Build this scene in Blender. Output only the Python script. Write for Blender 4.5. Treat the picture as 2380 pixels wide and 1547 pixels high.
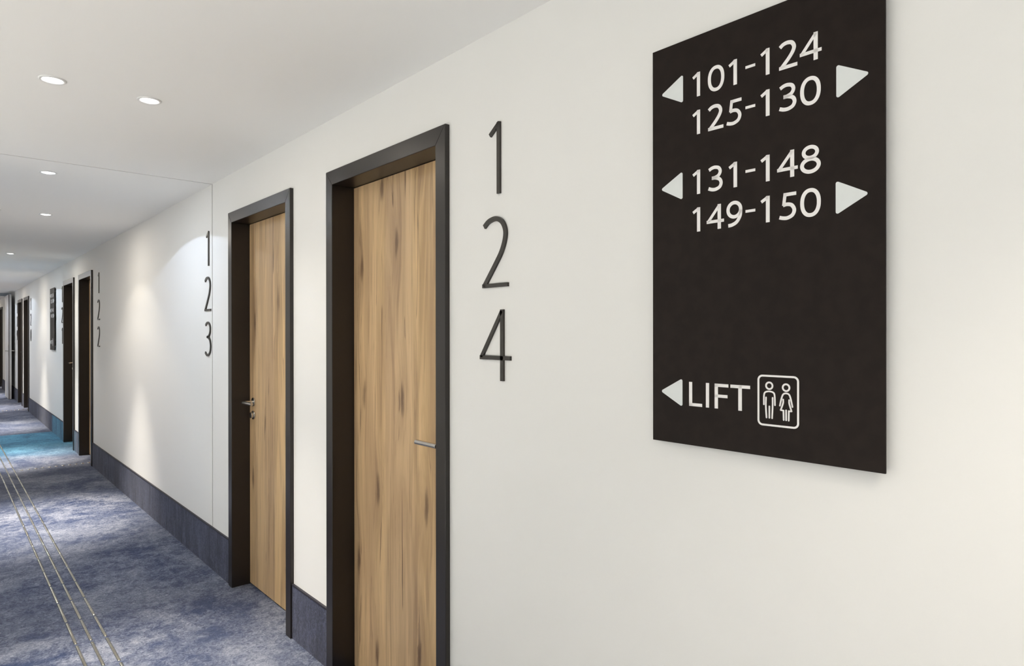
import bpy, bmesh, math
from mathutils import Matrix, Vector

for o in list(bpy.data.objects):
    bpy.data.objects.remove(o, do_unlink=True)
SC = bpy.context.scene
COL = SC.collection

# ------------------------------------------------------------------ camera, world, exposure
CAMX = -1.3073                      # the long wall is the plane x = 0, the corridor runs along +Y
cam_data = bpy.data.cameras.new('camera')
cam_data.sensor_fit = 'HORIZONTAL'
cam_data.sensor_width = 36.0
cam_data.lens = 36.0 * 1500.64 / 2380.0
cam_data.clip_start = 0.02
cam = bpy.data.objects.new('camera', cam_data)
COL.objects.link(cam)
_R = Vector((0.7473144, -0.6644697, -0.0011167)).normalized()
_F = Vector((0.6644694, 0.7473152, -0.0006750)).normalized()
_U = _R.cross(_F)
cam.matrix_world = Matrix(((_R.x, _U.x, -_F.x, CAMX), (_R.y, _U.y, -_F.y, 0.0),
                           (_R.z, _U.z, -_F.z, 1.5), (0, 0, 0, 1)))
SC.camera = cam

world = bpy.data.worlds.new('world')
SC.world = world
world.use_nodes = True
world.node_tree.nodes['Background'].inputs[0].default_value = (0.96, 0.99, 1.0, 1)   # even overcast sky outside the added lobby windows
world.node_tree.nodes['Background'].inputs[1].default_value = 0.50

sun_data = bpy.data.lights.new('sun', 'SUN')        # added, unseen: bounces off the pale lobby floor to lift the ceiling
sun_data.energy = 27.0
sun_data.color = (0.99, 0.99, 0.975)
sun_data.angle = math.radians(0.6)
sun = bpy.data.objects.new('sun', sun_data)
COL.objects.link(sun)
sun.location = (-8, 0, 8)
sun.rotation_euler = Vector((0.58, 0.12, -0.80)).to_track_quat('-Z', 'Y').to_euler()

vs = SC.view_settings
vs.view_transform = 'Standard'
vs.look = 'None'
vs.gamma = 1.0
vs.use_curve_mapping = False
vs.exposure = 0.17

WARM = (1.0, 0.915, 0.80)
COOL = (0.66, 0.78, 1.0)
COOL_LENS = (0.84, 0.92, 1.0)
WIDE_W, BEAM_W, DIFFUSE_W = 15.0, 440.0, 4.1     # power of every warm downlight of the corridor
LOBBY = (12.0, 280.0, 0.85)                            # the same for the dimmed ones of the lobby
SIGN_W = 30.0                                          # wide cone of the pair that lights the sign
COOL_W, COOL_BEAM_W = 15.5, 30.0                       # power of the cool wall washers

# ------------------------------------------------------------------ measures
H = 2.447                # ceiling height
XL = -1.62               # left wall of the corridor
XLOB = -4.8              # window side of the invented, unseen lobby the camera stands in
YB, YE = -4.2, 27.0      # ends of the corridor
SEAM = 4.345             # movement joint in wall and ceiling
JOINT = 0.0058           # half its width
BASE_H = 0.267

# ------------------------------------------------------------------ node helpers
class NT:
    def __init__(self, name):
        self.m = bpy.data.materials.new(name)
        self.m.use_nodes = True
        self.t = self.m.node_tree
        self.b = self.t.nodes['Principled BSDF']
    def n(self, typ, **kw):
        nd = self.t.nodes.new(typ)
        for k, v in kw.items():
            if k.startswith('i_'):
                key = k[2:]
                key = int(key) if key.isdigit() else key.replace('_', ' ')
                nd.inputs[key].default_value = v
            else:
                setattr(nd, k, v)
        return nd
    def l(self, a, b):
        self.t.links.new(a, b)
    def math(self, op, a, b=None, clamp=False):
        nd = self.n('ShaderNodeMath', operation=op, use_clamp=clamp)
        for i, v in enumerate((a, b)):
            if v is None:
                continue
            if isinstance(v, (int, float)):
                nd.inputs[i].default_value = v
            else:
                self.l(v, nd.inputs[i])
        return nd.outputs[0]
    def smooth(self, v, lo, hi):
        nd = self.n('ShaderNodeMapRange', interpolation_type='SMOOTHSTEP')
        nd.inputs['From Min'].default_value = lo
        nd.inputs['From Max'].default_value = hi
        self.l(v, nd.inputs['Value'])
        return nd.outputs[0]
    def mix(self, fac, a, b, mode='MIX'):
        nd = self.n('ShaderNodeMix', data_type='RGBA', blend_type=mode)
        for sock, v in ((nd.inputs[0], fac), (nd.inputs[6], a), (nd.inputs[7], b)):
            if isinstance(v, (int, float)):
                sock.default_value = v
            elif isinstance(v, tuple):
                sock.default_value = (*v[:3], 1)
            else:
                self.l(v, sock)
        return nd.outputs[2]
    def noise(self, vec, scale, detail=3.0, rough=0.5, dist=0.0):
        nd = self.n('ShaderNodeTexNoise')
        nd.inputs['Scale'].default_value = scale
        nd.inputs['Detail'].default_value = detail
        nd.inputs['Roughness'].default_value = rough
        nd.inputs['Distortion'].default_value = dist
        if vec is not None:
            self.l(vec, nd.inputs['Vector'])
        return nd.outputs['Fac']
    def mapping(self, vec, scale=(1, 1, 1), loc=(0, 0, 0)):
        nd = self.n('ShaderNodeMapping')
        nd.inputs['Scale'].default_value = scale
        nd.inputs['Location'].default_value = loc
        self.l(vec, nd.inputs['Vector'])
        return nd.outputs[0]
    def bump(self, height, strength, dist):
        nd = self.n('ShaderNodeBump')
        nd.inputs['Strength'].default_value = strength
        nd.inputs['Distance'].default_value = dist
        self.l(height, nd.inputs['Height'])
        self.l(nd.outputs[0], self.b.inputs['Normal'])
    def pos(self):
        return self.n('ShaderNodeNewGeometry').outputs['Position']
    def obj(self):
        return self.n('ShaderNodeTexCoord').outputs['Object']
    def set(self, **kw):
        for k, v in kw.items():
            key = k.replace('_', ' ')
            self.b.inputs[key].default_value = v

def paint(name, col, rough):
    k = NT(name)
    big = k.noise(k.pos(), 0.7, 1)
    c = k.mix(big, tuple(x * 0.98 for x in col), tuple(min(1, x * 1.015) for x in col))
    k.l(c, k.b.inputs['Base Color'])
    k.set(Roughness=rough)
    k.b.inputs['Specular IOR Level'].default_value = 0.25
    return k.m

def carpet(name, streak):
    k = NT(name)
    p = k.pos()
    sep = k.n('ShaderNodeSeparateXYZ'); k.l(p, sep.inputs[0])
    y = sep.outputs[1]
    q = k.mapping(p, (1, 1, 0.20) if streak else (1, 1, 1))
    large = k.noise(q, 7.0 if streak else 2.3, 5, 0.62, 0.4)
    mid = k.noise(q, 24.0 if streak else 12.0, 6, 0.74, 0.7)
    pile = k.noise(p, 46.0, 5, 0.72, 1.8)
    fac = k.math('ADD', k.math('MULTIPLY', large, 0.38), k.math('MULTIPLY', mid, 0.34))
    fac = k.math('ADD', fac, k.math('MULTIPLY', pile, 0.28))
    fac = k.smooth(fac, 0.405, 0.63)
    dark, light = ((0.013, 0.019, 0.055), (0.090, 0.108, 0.195)) if streak else ((0.013, 0.032, 0.098), (0.290, 0.308, 0.362))
    c = k.mix(fac, dark, light)
    # broad violet / grey drifts of the weave
    drift = k.smooth(k.noise(k.mapping(p, (1, 1, 1), (7, 3, 0)), 1.1, 3), 0.38, 0.64)
    c = k.mix(k.math('MULTIPLY', drift, 0.28), c, (0.105, 0.120, 0.170) if not streak else (0.045, 0.046, 0.082))
    # the turquoise stretch of carpet beside the second pair of doors
    wob = k.math('MULTIPLY', k.math('SUBTRACT', k.noise(p, 1.6, 3), 0.5), 0.9)
    yy = k.math('ADD', y, wob)
    lo = k.smooth(yy, 9.3, 10.9)
    hi = k.math('SUBTRACT', 1.0, k.smooth(y, 11.98, 12.04))
    band = k.math('MULTIPLY', lo, hi)
    teal = k.mix(fac, (0.035, 0.165, 0.270), (0.110, 0.400, 0.580))
    c = k.mix(k.math('MULTIPLY', band, 0.92), c, teal)
    # pile mottling
    pm = k.smooth(pile, 0.32, 0.70)
    c = k.mix(0.75, c, k.mix(pm, (0.32, 0.35, 0.42), (1.0, 1.0, 1.0)), 'MULTIPLY')
    k.l(c, k.b.inputs['Base Color'])
    k.set(Roughness=0.95)
    k.b.inputs['Specular IOR Level'].default_value = 0.1
    k.b.inputs['Sheen Weight'].default_value = 0.15
    h = k.math('ADD', pile, k.math('MULTIPLY', k.noise(p, 420.0, 2), 0.5))
    k.bump(h, 0.7, 0.006)
    return k.m

def wood(name, seed):
    k = NT(name)
    p = k.mapping(k.obj(), (1, 1, 1), (seed * 3.1, seed * 7.7, seed * 1.9))
    sep = k.n('ShaderNodeSeparateXYZ'); k.l(p, sep.inputs[0])
    # knots
    kc = k.n('ShaderNodeCombineXYZ')
    k.l(k.math('MULTIPLY', sep.outputs[1], 6.2), kc.inputs[0]); k.l(k.math('MULTIPLY', sep.outputs[2], 1.45), kc.inputs[1])
    kv0 = kc.outputs[0]
    warpn = k.n('ShaderNodeTexNoise'); warpn.inputs['Scale'].default_value = 9.0; warpn.inputs['Detail'].default_value = 3.0
    k.l(kv0, warpn.inputs['Vector'])
    va = k.n('ShaderNodeVectorMath', operation='MULTIPLY_ADD')
    k.l(warpn.outputs['Color'], va.inputs[0]); va.inputs[1].default_value = (0.13, 0.10, 0.0); k.l(kv0, va.inputs[2])
    kv = va.outputs[0]
    vor = k.n('ShaderNodeTexVoronoi', feature='F1', voronoi_dimensions='2D')
    vor.inputs['Scale'].default_value = 1.0
    vor.inputs['Randomness'].default_value = 1.0
    k.l(kv, vor.inputs['Vector'])
    d = vor.outputs['Distance']
    knot = k.math('SUBTRACT', 1.0, k.smooth(d, 0.02, 0.13))
    csep = k.n('ShaderNodeSeparateColor'); k.l(vor.outputs['Color'], csep.inputs[0])
    pick = k.smooth(csep.outputs[0], 0.50, 0.70)
    knot = k.math('MULTIPLY', knot, pick)
    halo = k.math('MULTIPLY', k.math('SUBTRACT', 1.0, k.smooth(d, 0.05, 0.45)), pick)
    # grain bends around the knots
    shift = k.math('MULTIPLY', halo, 0.022)
    comb = k.n('ShaderNodeCombineXYZ')
    k.l(sep.outputs[0], comb.inputs[0])
    k.l(k.math('ADD', sep.outputs[1], shift), comb.inputs[1])
    k.l(sep.outputs[2], comb.inputs[2])
    g = comb.outputs[0]
    broad = k.noise(k.mapping(g, (1, 11, 0.75)), 1.0, 5, 0.58, 0.8)
    band = k.noise(k.mapping(g, (1, 24, 0.9), (3, 1, 2)), 1.0, 4, 0.6, 0.6)
    fine = k.noise(k.mapping(g, (1, 75, 2.6)), 1.0, 5, 0.66, 0.7)
    hair = k.noise(k.mapping(g, (1, 300, 7)), 1.0, 3, 0.6)
    crack = k.noise(k.mapping(g, (1, 38, 1.25), (5, 2, 9)), 1.0, 3, 0.55, 1.0)
    tone = k.noise(k.mapping(g, (1, 4.6, 0.10)), 1.0, 2)
    c = k.mix(k.smooth(broad, 0.36, 0.64), (0.465, 0.300, 0.145), (0.730, 0.505, 0.255))
    c = k.mix(k.math('MULTIPLY', k.smooth(tone, 0.42, 0.60), 0.45), c, (0.560, 0.390, 0.238))
    c = k.mix(k.math('MULTIPLY', k.smooth(band, 0.52, 0.70), 0.60), c, (0.270, 0.165, 0.088))
    c = k.mix(k.math('MULTIPLY', k.smooth(fine, 0.52, 0.74), 0.55), c, (0.230, 0.135, 0.070))
    c = k.mix(k.math('MULTIPLY', k.smooth(hair, 0.40, 0.80), 0.16), c, (0.24, 0.14, 0.07))
    c = k.mix(k.math('MULTIPLY', k.smooth(crack, 0.635, 0.68), 0.78), c, (0.125, 0.066, 0.033))
    c = k.mix(k.math('MULTIPLY', halo, 0.30), c, (0.250, 0.150, 0.085))
    c = k.mix(k.math('MULTIPLY', knot, 0.8), c, (0.115, 0.060, 0.030))
    k.l(c, k.b.inputs['Base Color'])
    k.set(Roughness=0.42)
    k.bump(k.math('SUBTRACT', fine, k.math('MULTIPLY', k.smooth(crack, 0.650, 0.69), 0.6)), 0.12, 0.001)
    return k.m

def simple(name, col, rough, metal=0.0, spec=0.5, grain=0.0):
    k = NT(name)
    p = k.obj()
    nz = k.noise(p, 35, 3)
    c = k.mix(k.smooth(nz, 0.3, 0.7), tuple(x * (1 - grain) for x in col), tuple(x * (1 + grain) for x in col))
    k.l(c, k.b.inputs['Base Color'])
    k.set(Roughness=rough, Metallic=metal)
    k.b.inputs['Specular IOR Level'].default_value = spec
    return k.m

def emit(name, col, strength):
    k = NT(name)
    k.set(Roughness=0.4)
    k.b.inputs['Base Color'].default_value = (0.9, 0.9, 0.9, 1)
    k.b.inputs['Emission Color'].default_value = (*col, 1)
    k.b.inputs['Emission Strength'].default_value = strength
    k.m.cycles.emission_sampling = 'NONE'
    return k.m

M_WALL = paint('wall_paint', (0.82, 0.815, 0.79), 0.75)
M_CEIL = paint('ceiling_paint', (0.93, 0.922, 0.90), 0.85)
M_CARPET = carpet('carpet', False)
M_SKIRT = carpet('carpet_skirting', True)
M_BOUNCE = simple('pale_stone', (0.74, 0.72, 0.68), 0.35, grain=0.03)
M_JOINT = simple('joint_filler', (0.10, 0.10, 0.10), 0.8, grain=0.02)
M_EDGE = simple('skirting_edge', (0.020, 0.018, 0.026), 0.6, grain=0.1)
M_FRAME = simple('frame_lacquer', (0.0140, 0.0098, 0.0076), 0.33, spec=0.55, grain=0.06)
M_WOODS = [wood('oak_veneer', 1.0), wood('oak_veneer_b', 2.3)]
M_STEEL = simple('brushed_steel', (0.62, 0.60, 0.56), 0.22, 1.0, grain=0.05)
M_BAR = simple('guide_bar_steel', (0.40, 0.39, 0.335), 0.20, 1.0, grain=0.06)
M_STUD = simple('polished_stud', (0.72, 0.71, 0.68), 0.13, 1.0, grain=0.03)
M_SIGN = simple('sign_brown', (0.0165, 0.0120, 0.0100), 0.5, spec=0.12, grain=0.12)
M_PRINT = simple('sign_print', (0.86, 0.84, 0.82), 0.5, grain=0.01)
M_ARROW = simple('sign_arrow', (0.72, 0.75, 0.74), 0.5, grain=0.01)
M_DIGIT = simple('numeral_metal', (0.030, 0.026, 0.021), 0.35, spec=0.5, grain=0.1)
M_TRIM = simple('white_trim', (0.80, 0.80, 0.79), 0.35, grain=0.01)
M_FIRE = simple('grey_door', (0.60, 0.59, 0.58), 0.45, grain=0.02)
M_FIREFRAME = simple('blue_grey_frame', (0.30, 0.34, 0.38), 0.45, grain=0.02)
M_SEAL = simple('dark_edge', (0.035, 0.028, 0.024), 0.5, grain=0.05)
def pane_mat():
    k = NT('window_pane')
    tr = k.n('ShaderNodeBsdfTransparent'); gl = k.n('ShaderNodeBsdfGlossy')
    gl.inputs['Roughness'].default_value = 0.02
    mx = k.n('ShaderNodeMixShader'); mx.inputs[0].default_value = 0.06
    k.l(tr.outputs[0], mx.inputs[1]); k.l(gl.outputs[0], mx.inputs[2])
    k.l(mx.outputs[0], k.t.nodes['Material Output'].inputs['Surface'])
    return k.m
M_PANE = pane_mat()
M_LENS_W = emit('lamp_lens_warm', (1.0, 0.97, 0.92), 6.0)
M_LENS_L = emit('lamp_lens_lobby', (1.0, 0.97, 0.92), 6.0)
M_LENS_C = emit('lamp_lens_cool', (0.90, 0.95, 1.0), 6.0)

# ------------------------------------------------------------------ mesh helpers
def link(name, bm, mat, parent=None, smooth=False, bevel=0.0):
    me = bpy.data.meshes.new(name)
    bmesh.ops.recalc_face_normals(bm, faces=bm.faces[:])
    if smooth:
        for f in bm.faces:
            f.smooth = True
    bm.to_mesh(me); bm.free()
    me.materials.append(mat)
    o = bpy.data.objects.new(name, me)
    COL.objects.link(o)
    if parent:
        o.parent = parent
    if bevel:
        b = o.modifiers.new('bevel', 'BEVEL'); b.width = bevel; b.segments = 2; b.limit_method = 'ANGLE'
    return o

def empty(name, loc):
    o = bpy.data.objects.new(name, None)
    o.empty_display_size = 0.1
    o.location = loc
    COL.objects.link(o)
    return o

def tag(o, label, cat, group=None, kind=None):
    o['label'] = label; o['category'] = cat
    if group: o['group'] = group
    if kind: o['kind'] = kind
    return o

def add_box(bm, x0, x1, y0, y1, z0, z1):
    v = [bm.verts.new(p) for p in ((x0,y0,z0),(x1,y0,z0),(x1,y1,z0),(x0,y1,z0),(x0,y0,z1),(x1,y0,z1),(x1,y1,z1),(x0,y1,z1))]
    for f in ((0,3,2,1),(4,5,6,7),(0,1,5,4),(1,2,6,5),(2,3,7,6),(3,0,4,7)):
        bm.faces.new([v[i] for i in f])

def box(name, x0, x1, y0, y1, z0, z1, mat, parent=None, bevel=0.0):
    bm = bmesh.new(); add_box(bm, x0, x1, y0, y1, z0, z1)
    return link(name, bm, mat, parent, bevel=bevel)

def add_prism_yz(bm, pts, x0, x1):
    """polygon in (y, z) extruded between two x"""
    a = [bm.verts.new((x0, p[0], p[1])) for p in pts]
    b = [bm.verts.new((x1, p[0], p[1])) for p in pts]
    bm.faces.new(a); bm.faces.new(b[::-1])
    n = len(pts)
    for i in range(n):
        bm.faces.new((a[i], b[i], b[(i+1) % n], a[(i+1) % n]))

def add_cyl(bm, p, axis, r, length, seg=28, r2=None):
    """cylinder from p along axis"""
    ax = Vector(axis).normalized()
    t = Vector((0, 0, 1)) if abs(ax.z) < 0.9 else Vector((1, 0, 0))
    e1 = ax.cross(t).normalized(); e2 = ax.cross(e1)
    p = Vector(p); r2 = r if r2 is None else r2
    A, B = [], []
    for i in range(seg):
        a = 2 * math.pi * i / seg
        d = e1 * math.cos(a) + e2 * math.sin(a)
        A.append(bm.verts.new(p + d * r)); B.append(bm.verts.new(p + ax * length + d * r2))
    bm.faces.new(A[::-1]); bm.faces.new(B)
    for i in range(seg):
        bm.faces.new((A[i], A[(i+1) % seg], B[(i+1) % seg], B[i]))

def add_lathe(bm, prof, seg=40):
    """profile (r, z) round the z axis"""
    rings = []
    for r, z in prof:
        rings.append([bm.verts.new((r * math.cos(2*math.pi*i/seg), r * math.sin(2*math.pi*i/seg), z)) for i in range(seg)])
    for a, b in zip(rings, rings[1:]):
        for i in range(seg):
            bm.faces.new((a[i], a[(i+1) % seg], b[(i+1) % seg], b[i]))

# ------------------------------------------------------------------ stroke lettering
def catmull(P, n=7):
    out = []
    for i in range(len(P) - 1):
        p0 = P[i-1] if i else (2*P[0][0]-P[1][0], 2*P[0][1]-P[1][1])
        p1, p2 = P[i], P[i+1]
        p3 = P[i+2] if i + 2 < len(P) else (2*P[-1][0]-P[-2][0], 2*P[-1][1]-P[-2][1])
        for k in range(n):
            t = k / n
            out.append(tuple(0.5*((2*p1[j]) + (-p0[j]+p2[j])*t + (2*p0[j]-5*p1[j]+4*p2[j]-p3[j])*t*t + (-p0[j]+3*p1[j]-3*p2[j]+p3[j])*t**3) for j in (0, 1)))
    out.append(P[-1])
    return out

def ellipse(cx, cy, rx, ry, n=36, e=1.0):
    o = []
    for i in range(n):
        a = 2*math.pi*i/n
        c, s = math.cos(a), math.sin(a)
        o.append((cx + rx*math.copysign(abs(c)**e, c), cy + ry*math.copysign(abs(s)**e, s)))
    return o

def add_stroke(bm, pts, w, place, d0, d1, closed=False, caps=False):
    """ribbon of width w along pts (u, v), as a bar from depth d0 to d1; place(u, v, d) -> xyz"""
    n = len(pts); L, Rr = [], []
    for i in range(n):
        p = Vector(pts[i])
        a = Vector(pts[i-1]) if (i or closed) else None
        b = Vector(pts[(i+1) % n]) if (i < n-1 or closed) else None
        t1 = (p - a).normalized() if a is not None else None
        t2 = (b - p).normalized() if b is not None else None
        if t1 is None: t1 = t2
        if t2 is None: t2 = t1
        n1 = Vector((-t1.y, t1.x)); n2 = Vector((-t2.y, t2.x))
        m = n1 + n2
        m = m.normalized() if m.length > 1e-6 else n1
        k = min(1.0 / max(m.dot(n1), 0.3), 2.6)
        L.append(p + m * (w/2*k)); Rr.append(p - m * (w/2*k))
    q = []
    for lp, rp in zip(L, Rr):
        q.append([bm.verts.new(place(lp.x, lp.y, d0)), bm.verts.new(place(rp.x, rp.y, d0)),
                  bm.verts.new(place(lp.x, lp.y, d1)), bm.verts.new(place(rp.x, rp.y, d1))])
    rng = range(n) if closed else range(n-1)
    for i in rng:
        a, b = q[i], q[(i+1) % n]
        bm.faces.new((a[2], b[2], b[3], a[3])); bm.faces.new((a[0], a[1], b[1], b[0]))
        bm.faces.new((a[0], b[0], b[2], a[2])); bm.faces.new((a[1], a[3], b[3], b[1]))
    if not closed:
        bm.faces.new((q[0][0], q[0][2], q[0][3], q[0][1])); bm.faces.new((q[-1][0], q[-1][1], q[-1][3], q[-1][2]))
        if caps:
            for c in (pts[0], pts[-1]):
                add_poly(bm, ellipse(c[0], c[1], w/2, w/2, 14), place, d0, d1)

def add_poly(bm, pts, place, d0, d1):
    a = [bm.verts.new(place(p[0], p[1], d0)) for p in pts]
    b = [bm.verts.new(place(p[0], p[1], d1)) for p in pts]
    bm.faces.new(a); bm.faces.new(b[::-1])
    n = len(pts)
    for i in range(n):
        bm.faces.new((a[i], b[i], b[(i+1) % n], a[(i+1) % n]))

def rounded(pts, r, n=6):
    out = []
    m = len(pts)
    for i in range(m):
        p = Vector(pts[i]); a = (Vector(pts[i-1]) - p).normalized(); b = (Vector(pts[(i+1) % m]) - p).normalized()
        half = a.angle(b) / 2
        t = r / math.tan(half)
        c = p + (a + b).normalized() * (r / math.sin(half))
        s = (p + a*t) - c; e = (p + b*t) - c
        a0 = math.atan2(s.y, s.x); a1 = math.atan2(e.y, e.x)
        da = (a1 - a0 + math.pi) % (2*math.pi) - math.pi
        for k in range(n+1):
            ang = a0 + da * k / n
            out.append((c.x + r*math.cos(ang), c.y + r*math.sin(ang)))
    return out

# glyphs in millimetres, baseline 0, height 54.5: lists of (points, width, closed)
W0 = 8.0
GL = {
 '0': [(ellipse(20.2, 27.6, 16.4, 24.6, 40, 0.90), 7.6, True)],
 '1': [([(15.4, 0), (15.4, 54.6)], 8.2, False), ([(1.2, 43.6), (16.0, 52.4)], 6.6, False)],
 '2': [(catmull([(2.4, 46.0), (9, 50.7), (18, 52.3), (27, 49.4), (31.4, 40.5), (28.6, 31), (20.6, 20), (11, 9.8), (4.4, 3.2)]), 7.8, False), ([(0.6, 3.6), (38.0, 3.6)], 7.2, False)],
 '3': [(catmull([(2.6, 48.0), (9.5, 51.4), (17.5, 52.4), (26.6, 49.4), (30.2, 41.4), (26, 33.2), (17, 29.6), (9.6, 29.2)]), 7.4, False),
       (catmull([(9.6, 29.2), (19, 28.6), (28.8, 24.2), (32.4, 15.8), (28.8, 7.4), (19, 3.5), (10, 4.0), (1.4, 7.2)]), 7.6, False)],
 '4': [([(31.4, 0), (31.4, 54.5)], 8.2, False), ([(31.6, 52.2), (3.4, 17.2)], 6.6, False), ([(0.2, 17.6), (42.8, 17.6)], 6.8, False)],
 '5': [([(10.6, 51.0), (35.6, 51.0)], 7.0, False), ([(13.0, 54.3), (9.8, 29.0)], 6.6, False),
       (catmull([(8.6, 30.0), (17, 31.2), (26.4, 28.2), (31.6, 18.5), (28, 8.4), (18, 3.6), (9, 3.9), (1.0, 6.2)]), 7.4, False)],
 '8': [(ellipse(20, 41.8, 13.2, 10.6, 30), 7.2, True), (ellipse(20, 16.2, 16.4, 12.6, 34), 7.6, True)],
 '9': [(ellipse(18.6, 36.8, 14.8, 15.4, 34), 7.6, True), (catmull([(33.4, 36), (32.0, 22), (24.4, 10.0), (14, 4.6), (4.4, 3.4)]), 7.6, False)],
 '-': [([(0, 29.2), (22, 29.2)], 5.8, False)],
 'L': [([(4.1, 0), (4.1, 55)], 8.2, False), ([(0, 3.6), (33.8, 3.6)], 7.0, False)],
 'I': [([(3.9, 0), (3.9, 55)], 7.9, False)],
 'F': [([(4.1, 0), (4.1, 55)], 8.2, False), ([(0, 51.4), (33.3, 51.4)], 7.0, False), ([(0, 27.8), (31.2, 27.8)], 6.8, False)],
 'T': [([(22.6, 0), (22.6, 55)], 8.3, False), ([(0, 51.4), (45.5, 51.4)], 7.0, False)],
}

# ------------------------------------------------------------------ the setting
def struct(o, label, cat):
    return tag(o, label, cat, kind='structure')

struct(box('floor', XLOB - 0.2, 0.25, YB - 0.2, YE + 0.2, -0.15, 0.0, M_CARPET),
       'mottled slate blue carpet with a turquoise stretch along the corridor', 'floor')
struct(box('floor_lobby', XLOB, -1.75, YB, SEAM, 0.0, 0.006, M_BOUNCE), 'pale stone floor of the lobby, left of the picture', 'floor')  # invented floor out of view, throws sunlight up at the ceiling
struct(box('ceiling', XLOB - 0.2, 0.25, YB - 0.2, SEAM - JOINT, H, H + 0.15, M_CEIL),
       'white ceiling in front of the thin ceiling joint', 'ceiling')
c2 = box('ceiling', XL - 0.2, 0.25, SEAM + JOINT, YE + 0.2, H, H + 0.15, M_CEIL)
struct(c2, 'white ceiling beyond the thin joint, receding down the corridor', 'ceiling')
bm = bmesh.new(); add_box(bm, XL - 0.2, 0.25, SEAM - JOINT, SEAM + JOINT, H + 0.003, H + 0.14)
struct(link('trim_1', bm, M_JOINT), 'shadow joint across the white ceiling', 'joint')

# doors: (name of room, near edge of the outer frame, lever on the near side?)
OUT_W, FACE, OPEN_TOP, FRAME_TOP, PROUD, RECESS = 0.904, 0.059, 2.148, 2.211, 0.018, 0.087
DOORS = [('124', 1.791, True), ('123', 3.087, False), ('122', 8.581, True), ('121', 9.877, False),
         ('120', 15.371, True), ('119', 16.667, False), ('118', 22.161, True)]

def wall_right():
    pieces = []
    for i, (a, b) in enumerate(((YB - 0.2, SEAM - JOINT), (SEAM + JOINT, YE + 0.2))):
        bm = bmesh.new()
        y = a
        for _, y0, _n in DOORS:
            if not (a < y0 < b):
                continue
            o0, o1 = y0 + 0.02, y0 + OUT_W - 0.02
            add_box(bm, 0.0, 0.2, y, o0, 0.0, H)
            add_box(bm, 0.0, 0.2, o0, o1, FRAME_TOP - 0.02, H)
            y = o1
        add_box(bm, 0.0, 0.2, y, b, 0.0, H)
        pieces.append(link('wall_right', bm, M_WALL))
    struct(pieces[0], 'white wall carrying the large dark sign and the number 124', 'wall')
    struct(pieces[1], 'white wall beyond the vertical joint, past the number 123', 'wall')
    bm = bmesh.new(); add_box(bm, 0.003, 0.19, SEAM - JOINT, SEAM + JOINT, 0.0, H)
    struct(link('trim_2', bm, M_JOINT), 'vertical shadow joint in the white wall beside the number 123', 'joint')
wall_right()
struct(box('wall_left', XL - 0.2, XL, SEAM, YE + 0.2, 0, H, M_WALL), 'plain white wall along the unseen left side of the corridor', 'wall')
struct(box('wall_front', XLOB - 0.2, XL - 0.2, SEAM, SEAM + 0.2, 0, H, M_WALL), 'white wall between lobby and corridor, left of the picture', 'wall')  # closes off the invented lobby, out of view
struct(box('wall_end', XL, 0, YE, YE + 0.2, 0, H, M_WALL), 'white wall at the far end of the corridor', 'wall')

def fill_window_wall(name, n, along_y, at, a, b, wa, wb, wz0, wz1, label, wlabel):  # unseen lobby walls whose windows are added to let in soft fill
    """wall with one broad window, and the window's frame, bars and panes"""
    def put(bm, t0, t1, d0, d1, z0, z1):
        if along_y: add_box(bm, at - d1, at - d0, t0, t1, z0, z1)
        else: add_box(bm, t0, t1, at - d1, at - d0, z0, z1)
    bm = bmesh.new()
    put(bm, a, wa, 0, 0.2, 0, H); put(bm, wb, b, 0, 0.2, 0, H)
    put(bm, wa, wb, 0, 0.2, 0, wz0); put(bm, wa, wb, 0, 0.2, wz1, H)
    struct(link(name, bm, M_WALL), label, 'wall')
    e = empty('window_%d' % n, (0, 0, 0))
    struct(e, wlabel, 'window')
    bm = bmesh.new()
    put(bm, wa, wb, 0.06, 0.12, wz0, wz0 + 0.05); put(bm, wa, wb, 0.06, 0.12, wz1 - 0.05, wz1)
    put(bm, wa, wa + 0.05, 0.06, 0.12, wz0 + 0.05, wz1 - 0.05); put(bm, wb - 0.05, wb, 0.06, 0.12, wz0 + 0.05, wz1 - 0.05)
    link('window_frame', bm, M_FRAME, e)
    k = max(2, round((wb - wa) / 1.5)); step = (wb - wa) / k
    for i in range(k):
        if i:
            bm = bmesh.new(); put(bm, wa + i*step - 0.02, wa + i*step + 0.02, 0.07, 0.11, wz0 + 0.05, wz1 - 0.05)
            link('mullion', bm, M_FRAME, e)
        bm = bmesh.new(); put(bm, wa + i*step + (0.02 if i else 0.05), wa + (i+1)*step - (0.02 if i < k-1 else 0.05), 0.088, 0.092, wz0 + 0.05, wz1 - 0.05)
        link('pane', bm, M_PANE, e)
fill_window_wall('wall_window', 1, True, XLOB, YB, SEAM, YB + 0.3, SEAM - 0.3, 0.15, H - 0.08,
         'window wall of the lobby, left of the picture', 'broad window on the left of the lobby, outside the picture')
fill_window_wall('wall_back', 2, False, YB, XLOB - 0.2, 0.2, XLOB + 0.3, -0.5, 0.15, H - 0.08,
         'white wall of the lobby behind the camera', 'broad window behind the camera')

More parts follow.
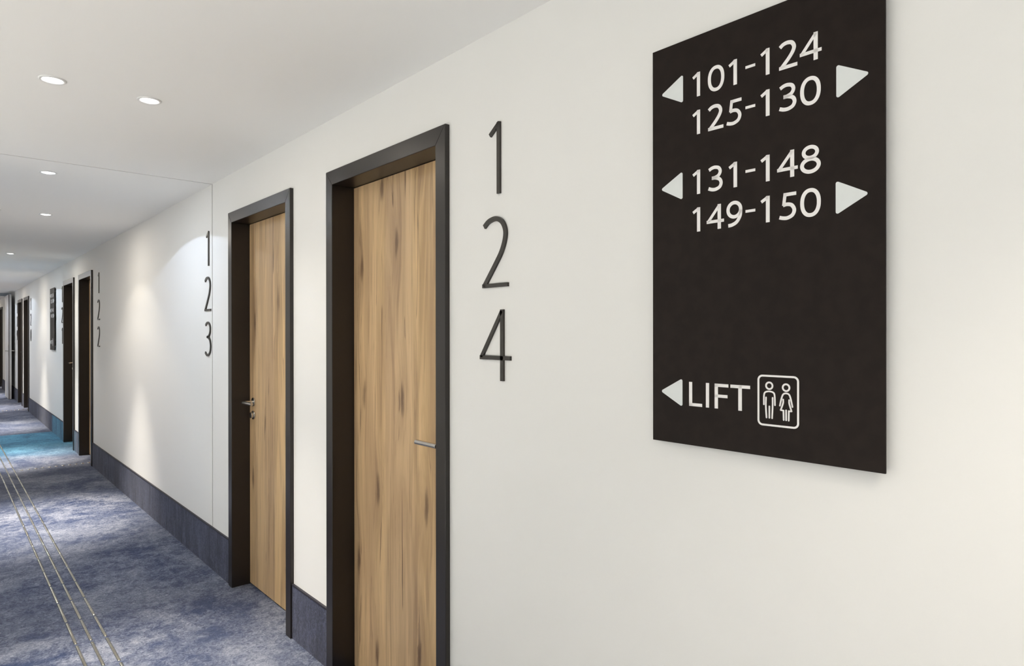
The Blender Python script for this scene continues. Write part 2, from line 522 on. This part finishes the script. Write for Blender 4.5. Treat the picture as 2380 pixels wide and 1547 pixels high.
# carpet skirting between the doors
def skirting(name, x0, x1, y0, y1, label):
    e = empty(name, (0, (y0 + y1) / 2, 0))
    face = x0 if x0 > -0.5 else x1
    b = box('carpet_strip', x0, x1, y0, y1, 0.0, BASE_H - 0.007, M_SKIRT)
    c = box('edge_trim', x0 - (0.0015 if x0 > -0.5 else 0), x1 + (0 if x0 > -0.5 else 0.0015), y0, y1, BASE_H - 0.007, BASE_H, M_EDGE)
    for q in (b, c):
        q.parent = e
        q.location = (0, -(y0 + y1) / 2, 0)
    struct(e, label, 'baseboard')
edges = [YB]
for _, y0, _n in DOORS:
    edges += [y0, y0 + OUT_W]
edges.append(YE)
SK = ['dark carpet skirting under the large sign', 'short carpet skirting between doors 124 and 123',
      'long dark blue carpet skirting between doors 123 and 122', 'short turquoise carpet skirting between doors 122 and 121',
      'carpet skirting below the far sign, turquoise then dark', 'short dark carpet skirting between the farthest pair of doors',
      'dark carpet skirting beside the open grey door', 'dark carpet skirting beyond the open grey door']
for i in range(0, len(edges), 2):
    skirting('baseboard_right', -0.009, 0.0, edges[i], edges[i+1], SK[i // 2])
skirting('baseboard_left', XL, XL + 0.009, SEAM, YE, 'dark carpet skirting along the unseen left wall')

# ------------------------------------------------------------------ room doors
def lever_mesh(bm, x, y, z, s):
    """rosette, neck and lever on a panel whose face is at x; the lever points along s*Y"""
    add_cyl(bm, (x, y, z), (-1, 0, 0), 0.026, 0.007)
    add_cyl(bm, (x - 0.006, y, z), (-1, 0, 0), 0.0095, 0.052, 20)
    add_cyl(bm, (x - 0.058, y - s * 0.0095, z), (0, s, 0), 0.0095, 0.135, 20)

DOOR_LABEL = {
 '124': 'nearest oak door in a dark frame, lever on its right, beside number 124',
 '123': 'second oak door in a dark frame, lever and lock on its left, after number 123',
 '122': 'dark framed door beside number 122, third from the camera',
 '121': 'dark framed door with visible lever between number 121 and door 122',
 '120': 'far dark framed door right of the narrow gap, fifth from the camera',
 '119': 'far dark framed door just before the open grey door, sixth from the camera',
 '118': 'dark framed door glimpsed past the open grey door at the left edge'}

def make_door(i, num, y0, near):
    yc = y0 + OUT_W / 2
    root = empty('door_%d' % (i + 1), (0, yc, 0))
    struct(root, DOOR_LABEL[num], 'door')
    hw, iw = OUT_W / 2, OUT_W / 2 - FACE
    for s in (-1, 1):
        bm = bmesh.new()
        add_prism_yz(bm, [(s*hw, 0), (s*iw, 0), (s*iw, OPEN_TOP), (s*hw, FRAME_TOP)], -PROUD, 0.135)
        link('frame_jamb', bm, M_FRAME, root, bevel=0.0022)
    bm = bmesh.new()
    add_prism_yz(bm, [(-iw, OPEN_TOP), (iw, OPEN_TOP), (hw, FRAME_TOP), (-hw, FRAME_TOP)], -PROUD, 0.135)
    link('frame_head', bm, M_FRAME, root, bevel=0.0022)
    bm = bmesh.new(); add_box(bm, RECESS, RECESS + 0.042, -iw + 0.002, iw - 0.002, 0.009, OPEN_TOP - 0.002)
    panel = link('door_panel', bm, M_WOODS[i % 2], root, bevel=0.001)
    panel.location.z = 0.0
    bm = bmesh.new(); add_box(bm, RECESS + 0.02, RECESS + 0.03, -iw, iw, 0.0, 0.008)
    link('drop_seal', bm, M_SEAL, root)
    s = -1 if near else 1                       # lever side: near the camera or away from it
    hy = s * (iw - 0.068)
    bm = bmesh.new(); lever_mesh(bm, RECESS, hy, 1.092, -s)
    lv = link('lever_handle', bm, M_STEEL, panel, bevel=0.0012); lv['label'] = 'brushed steel lever handle'
    bm = bmesh.new()
    add_cyl(bm, (RECESS, hy, 1.015), (-1, 0, 0), 0.026, 0.007)
    add_cyl(bm, (RECESS - 0.006, hy, 1.015), (-1, 0, 0), 0.017, 0.014, 24)
    lk = link('lock_rosette', bm, M_STEEL, panel, bevel=0.0012); lk['label'] = 'round steel lock rosette'
for i, (num, y0, near) in enumerate(DOORS):
    make_door(i, num, y0, near)

# ------------------------------------------------------------------ raised room numerals, metres, u to the right
DH = 0.2215
DG = {
 '1': [([(0.0134, 0), (0.0134, DH + 0.001)], 0.0148, False), ([(-0.0285, 0.1880), (0.0165, 0.2200)], 0.0125, False)],
 '2': [(catmull([(-0.0575, 0.1945), (-0.0337, 0.2095), (0.0006, 0.2140), (0.0285, 0.2015), (0.0436, 0.1755), (0.0425, 0.1470), (0.0284, 0.1130), (0.006, 0.0820), (-0.0575, 0.0065)]), 0.0150, False),
       ([(-0.0655, 0.0062), (0.0570, 0.0062)], 0.0124, False)],
 '3': [(catmull([(-0.048, 0.2000), (-0.022, 0.2125), (0.006, 0.2150), (0.036, 0.2000), (0.045, 0.1720), (0.033, 0.1440), (0.006, 0.1270), (-0.020, 0.1235)]), 0.0142, False),
       (catmull([(-0.020, 0.1235), (0.012, 0.1190), (0.040, 0.1010), (0.0525, 0.0660), (0.042, 0.0290), (0.010, 0.0080), (-0.025, 0.0080), (-0.056, 0.0230)]), 0.0142, False)],
 '4': [([(0.0290, 0), (0.0290, DH)], 0.0148, False), ([(0.0285, 0.2175), (-0.0725, 0.0725)], 0.0122, False), ([(-0.0785, 0.0712), (0.0680, 0.0712)], 0.0130, False)],
 '0': [(ellipse(0, DH/2, 0.050, 0.104, 40), 0.0142, True)],
 '9': [(ellipse(-0.002, 0.150, 0.050, 0.0635, 36), 0.0142, True), (catmull([(0.048, 0.150), (0.044, 0.090), (0.018, 0.030), (-0.012, 0.0)]), 0.0142, False)],
}
NUMBERS = [('124', 1.540), ('123', 4.420), ('122', 8.215), ('121', 10.960), ('120', 15.050), ('119', 17.860)]
NUMLAB = {
 '124': ('topmost dark raised numeral in the column right of the nearest door, a tall 1', 'curved dark numeral 2, middle one right of the nearest door', 'dark raised numeral 4 on the white wall, the only 4 in the room numbers'),
 '123': ('slim dark numeral 1 above 2 and 3, beside the vertical wall joint', 'slim dark numeral 2 above the 3, beside the vertical wall joint', 'slim dark numeral 3 on the wall, the only 3 in the room numbers'),
 '122': ('small dark numeral 1 above two numerals 2, right of the third door', 'small dark numeral 2 directly below the 1, right of the third door', 'small dark numeral 2 lowest in its column, right of the third door'),
 '121': ('tiny dark numeral 1 at the top, between far sign and fourth door', 'tiny dark numeral 2 between two numerals 1, beside the far sign', 'tiny dark numeral 1 at the bottom, between far sign and fourth door'),
 '120': ('edge-on numeral 1 topmost in the faint column right of the fifth door', 'edge-on numeral 2 in the faint column right of the fifth door', 'edge-on bottom numeral in the faint column right of the fifth door'),
 '119': ('barely visible top numeral left of the sixth door', 'barely visible middle numeral left of the sixth door', 'barely visible bottom numeral left of the sixth door')}
dcache = {}
for num, yref in NUMBERS:
    for k, ch in enumerate(num):
        zb = (1.932, 1.6415, 1.350)[k]
        if ch not in dcache:
            bm = bmesh.new()
            for pts, w, cl in DG[ch]:
                add_stroke(bm, pts, w, lambda u, v, d: (-d, -u, v), 0.0, 0.0072, cl)
            o = link('door_numeral', bm, M_DIGIT)
            dcache[ch] = o
        else:
            o = dcache[ch].copy(); COL.objects.link(o)
        o.location = (0, yref, zb)
        where = ('top', 'middle', 'bottom')[k]
        tag(o, NUMLAB[num][k], 'numeral', 'numerals of room %s' % num)

# ------------------------------------------------------------------ wall signs
SW, SHH, ST, SOFF = 0.511, 0.931, 0.005, 0.015
def make_sign():
    root = empty('wall_sign', (0, 0, 0))
    xf = -(SOFF + ST)
    bm = bmesh.new(); add_box(bm, xf, -SOFF, -SW, 0, 0, SHH)
    link('sign_panel', bm, M_SIGN, root, bevel=0.0006)
    for u, v in ((0.06, 0.06), (SW - 0.06, 0.06), (0.06, SHH - 0.06), (SW - 0.06, SHH - 0.06)):
        bm = bmesh.new(); add_cyl(bm, (0, -u, v), (-1, 0, 0), 0.012, SOFF + 0.0005, 20)
        link('spacer', bm, M_STEEL, root)
    pl = lambda u, v, d: (xf - d, -u / 1000.0, v / 1000.0)
    D0, D1 = -0.0004, 0.0004
    def text(name, items, base):
        bm = bmesh.new()
        for ch, x in items:
            for pts, w, cl in GL[ch]:
                add_stroke(bm, [(p[0] + x, p[1] + base) for p in pts], w, pl, D0, D1, cl)
        return link(name, bm, M_PRINT, root)
    C = (110.2, 149.4, 194.6, 239.2, 273.2, 312.4, 356.0)
    def row(s, base):
        items = []
        for i, ch in enumerate(s):
            x = C[i]
            if ch == '1' and i == 2: x = 200.2
            if ch == '4' and i == 1: x = 145.9
            if ch == '4' and i == 5: x = 308.4
            if ch == '4' and i == 6: x = 355.2
            items.append((ch, x))
        return text('number_line', items, base)
    for s, b in (('101-124', 792.4), ('125-130', 706.8), ('131-148', 571.2), ('149-150', 486.2)):
        row(s, b)['label'] = 'white printed line reading ' + s
    text('lift_text', [('L', 100.4), ('I', 143.8), ('F', 165.5), ('T', 203.7)], 89.7)['label'] = 'white printed word LIFT'
    for tip, base, zc in ((27.4, 85.0, 820.9), (26.4, 83.6, 597.2), (25.8, 82.7, 118.7), (482.8, 425.5, 737.4), (481.4, 424.2, 515.3)):
        k = 1 if tip > base else -1
        tri = rounded([(tip + k * 3.4, zc), (base, zc + 33.0), (base, zc - 33.0)], 3.6)
        bm = bmesh.new(); add_poly(bm, tri, pl, D0, D1)
        link('arrow', bm, M_ARROW, root)['label'] = 'pale triangle arrow pointing ' + ('right' if k > 0 else 'left')
    bm = bmesh.new()
    rr = rounded([(267.8, 65.7), (351.4, 65.7), (351.4, 167.6), (267.8, 167.6)], 9.0, 8)
    add_stroke(bm, rr, 4.0, pl, D0, D1, True)
    pic = link('pictogram_border', bm, M_PRINT, root)
    man = [(ellipse(291.4, 147.3, 6.9, 6.9, 24), 3.6, True),
           (catmull([(279.7, 108), (280.0, 126), (282.6, 133.2), (291.4, 135.6), (300.4, 133.4), (303.0, 126), (303.6, 108)]), 3.3, False),
           (catmull([(284.4, 122.6), (284.0, 105), (285.4, 81)]), 3.3, False),
           ([(291.6, 104.6), (291.6, 81)], 3.3, False),
           (catmull([(298.6, 122.8), (298.6, 105), (297.5, 80.6)]), 3.3, False)]
    wom = [(ellipse(326.9, 145.5, 6.9, 6.9, 24), 3.6, True),
           (catmull([(314.0, 108), (317.4, 123), (321.0, 131.6), (326.9, 133.9), (333.0, 131.8), (336.4, 123.5), (340.0, 107.4)]), 3.3, False),
           (catmull([(320.8, 121), (320.6, 113.5), (315.9, 99.6)]), 3.3, False), ([(315.7, 99.2), (321.4, 98.4), (321.9, 79.4)], 3.3, False),
           ([(326.9, 99.4), (327.0, 79.4)], 3.3, False),
           (catmull([(333.2, 120.6), (333.6, 113), (338.0, 98.8)]), 3.3, False), ([(338.2, 98.4), (332.6, 98.2), (332.3, 79.0)], 3.3, False)]
    for strokes, lab in ((man, 'outlined man in trousers'), (wom, 'outlined woman in a skirt')):
        bm = bmesh.new()
        for pts, w, cl in strokes:
            add_stroke(bm, pts, w, pl, D0, D1, cl, caps=not cl)
        link('pictogram_figure', bm, M_PRINT, pic)['label'] = lab
    return root

def copy_tree(o, parent=None):
    c = o.copy(); COL.objects.link(c); c.parent = parent
    for ch in list(o.children):
        copy_tree(ch, c)
    return c

sign = make_sign()
sign.location = (0, 0.937, 1.242)
tag(sign, 'large dark brown direction sign with white room numbers and LIFT', 'sign', 'corridor direction signs')
sign2 = copy_tree(sign)
sign2.location = (0, 12.130, 1.245)
tag(sign2, 'small-looking dark direction sign far down the wall, past number 121', 'sign', 'corridor direction signs')

# ------------------------------------------------------------------ tactile guide bars on the carpet
def bar_mesh():
    bm = bmesh.new()
    hw, L, hh, b = 0.0068, 0.299, 0.0050, 0.0085
    prof = [(-hw, 0)] + [(-hw * math.cos(t), hh * (0.25 + 0.75 * math.sin(t))) for t in (0.0, 0.5, 1.0)] + [(0, hh)] \
         + [(hw * math.cos(t), hh * (0.25 + 0.75 * math.sin(t))) for t in (1.0, 0.5, 0.0)] + [(hw, 0)]
    rings = []
    ends = [(b * (1 - math.cos(t)), 0.55 + 0.45 * math.sin(t), max(0.06, math.sin(t))) for t in (0.0, 0.35, 0.75, 1.15, math.pi / 2)]
    for y, sx, sz in ends + [(L - y, sx, sz) for y, sx, sz in reversed(ends)]:
        rings.append([bm.verts.new((x*sx, y, z*sz)) for x, z in prof])
    n = len(prof)
    for a, c in zip(rings, rings[1:]):
        for i in range(n):
            bm.faces.new((a[i], a[(i+1) % n], c[(i+1) % n], c[i]))
    bm.faces.new(rings[0]); bm.faces.new(rings[-1][::-1])
    return bm
bar0 = link('guide_bar', bar_mesh(), M_BAR, smooth=True)
BP, BY0 = 0.31845, 3.403
first = True
def place_bar(x, y, label, group):
    global first
    if first:
        o = bar0; first = False
    else:
        o = bar0.copy(); COL.objects.link(o)
    o.location = (x, y, 0.0)
    tag(o, label, 'guide bar', group)
for x, lab in ((-0.8125, 'left'), (-0.7505, 'middle'), (-0.6885, 'right')):
    for k in range(-2, 50):
        place_bar(x, BY0 + k * BP, 'thin steel guide bar on the carpet, %s row of the three' % lab, 'guide bars in the %s row' % lab)
bm = bmesh.new()
add_lathe(bm, [(0.0150, 0.0), (0.0142, 0.0030), (0.0105, 0.0058), (0.0050, 0.0072), (0.0003, 0.0075)], 16)
stud0 = link('guide_stud', bm, M_STUD, smooth=True)
n_stud = 0
for k, where in ((17.07, 'by door 122'), (39, 'by the farthest pair of doors')):
    for j in range(11):
        o = stud0 if n_stud == 0 else stud0.copy()
        if n_stud: COL.objects.link(o)
        n_stud += 1
        o.location = (-0.6265 + j * 0.0622, BY0 + k * BP, 0.0)
        tag(o, 'small round steel stud in the cross row %s' % where, 'guide stud', 'guide studs in the cross row %s' % where)

# ------------------------------------------------------------------ ceiling downlights
def fixture_meshes(lens_mat):
    bm = bmesh.new()
    add_lathe(bm, [(0.0445, 0.0), (0.0440, -0.0030), (0.0415, -0.0045), (0.0360, -0.0045), (0.0335, -0.0030), (0.0325, 0.0)])
    ring = link('trim_ring', bm, M_TRIM, smooth=True)
    bm = bmesh.new()
    add_lathe(bm, [(0.0, -0.0085), (0.014, -0.0075), (0.025, -0.0045), (0.0325, -0.0008)], 32)
    lens = link('lamp_lens', bm, lens_mat, smooth=True)
    return ring, lens
PROTO = {}
def spot(root, power, col, size, blend, radius=0.03):
    ld = bpy.data.lights.new('downlight_beam', 'SPOT')
    ld.energy = power; ld.color = col; ld.spot_size = math.radians(size); ld.spot_blend = blend; ld.shadow_soft_size = radius
    lo = bpy.data.objects.new('downlight_beam', ld)
    COL.objects.link(lo); lo.parent = root; lo.location = (0, 0, -0.016)
def glow(root, power, col):
    ld = bpy.data.lights.new('downlight_glow', 'AREA')
    ld.shape = 'DISK'; ld.size = 0.056; ld.energy = power; ld.color = col
    lo = bpy.data.objects.new('downlight_glow', ld)
    COL.objects.link(lo); lo.parent = root; lo.location = (0, 0, -0.010)
def downlight(x, y, kind, label, group):
    root = empty('downlight', (x, y, H))
    key = kind
    if key not in PROTO:
        PROTO[key] = fixture_meshes({'cool': M_LENS_C, 'warm': M_LENS_W, 'lobby': M_LENS_L}[kind])
        parts = PROTO[key]
    else:
        parts = []
        for q in PROTO[key]:
            c = q.copy(); COL.objects.link(c); parts.append(c)
    for q in parts:
        q.parent = root
    glow(root, LOBBY[2] if kind == 'lobby' else DIFFUSE_W, COOL_LENS if kind == 'cool' else WARM)
    if kind == 'cool':
        spot(root, COOL_W, COOL, 142, 0.025, 0.012)
        spot(root, COOL_BEAM_W, COOL, 70, 1.0)
    else:
        spot(root, WIDE_W if kind == 'warm' else SIGN_W if y < 0 else LOBBY[0], WARM, 111, 0.22 if kind == 'warm' else 0.5)
        spot(root, BEAM_W if kind == 'warm' else LOBBY[1], WARM, 54, 1.0)
    tag(root, label, 'downlight', group)
for k in range(-1, 7):
    y = 2.945 + 3.372 * k
    for x, side in ((-0.663, 'right'), (-0.986, 'left')):
        lab = {(0, 'left'): 'brightest round ceiling downlight at the upper left, left one of the nearest pair',
               (0, 'right'): 'round ceiling downlight right one of the nearest pair',
               (1, 'left'): 'ceiling downlight cut by the left edge of the picture',
               (1, 'right'): 'small warm ceiling downlight just below the star-like cool one',
               (2, 'right'): 'smallest visible ceiling downlight, low near the left edge'}.get((k, side))
        if lab is None:
            lab = 'recessed ceiling downlight of the row, outside the picture'
        downlight(x, y, 'warm' if k > 0 else 'lobby', lab, 'warm downlights in pairs along the corridor')
for y, lab in ((4.661, 'cool white star-like downlight just beyond the ceiling joint'), (11.46, 'cool downlight outside the picture near the far sign'),
               (14.85, 'cool downlight outside the picture near number 120'),
               (18.26, 'cool downlight outside the picture above the open grey door')):
    downlight(-0.82, y, 'cool', lab, 'cool wall washing downlights')

# ------------------------------------------------------------------ open grey fire door at the end
fd = empty('door_8', (-0.1, 19.42, 0))
struct(fd, 'tall pale grey door standing open at the far left, frame with blue-grey head', 'door')
def fpart(name, x0, x1, y0, y1, z0, z1, mat, parent=fd, bevel=0.002):
    o = box(name, x0 + 0.1, x1 + 0.1, y0 - 19.42, y1 - 19.42, z0, z1, mat, parent, bevel)
    return o
fpart('frame_jamb', -0.055, 0.0, 19.40, 19.52, 0, H - 0.07, M_FIREFRAME)
fpart('frame_jamb', XL, XL + 0.055, 19.40, 19.52, 0, H - 0.07, M_FIREFRAME)
fpart('frame_head', XL, 0.0, 19.40, 19.52, H - 0.07, H, M_FIREFRAME)
leaf = fpart('door_leaf', -0.120, -0.066, 18.40, 19.395, 0.012, H - 0.075, M_FIRE)
fpart('edge_seal', -0.118, -0.104, 18.396, 18.401, 0.015, H - 0.08, M_SEAL, leaf, 0)
fpart('lock_plate', -0.1225, -0.1195, 18.425, 18.475, 1.00, 1.24, M_STEEL, leaf, 0.001)
for sx, x in ((-1, -0.120), (1, -0.066)):
    bm = bmesh.new()
    add_cyl(bm, (x + 0.1, 18.46 - 19.42, 1.10), (sx, 0, 0), 0.010, 0.045, 16)
    add_cyl(bm, (x + 0.1 + sx * 0.045, 18.45 - 19.42, 1.10), (0, 1, 0), 0.010, 0.14, 16)
    link('lever_handle', bm, M_STEEL, leaf)
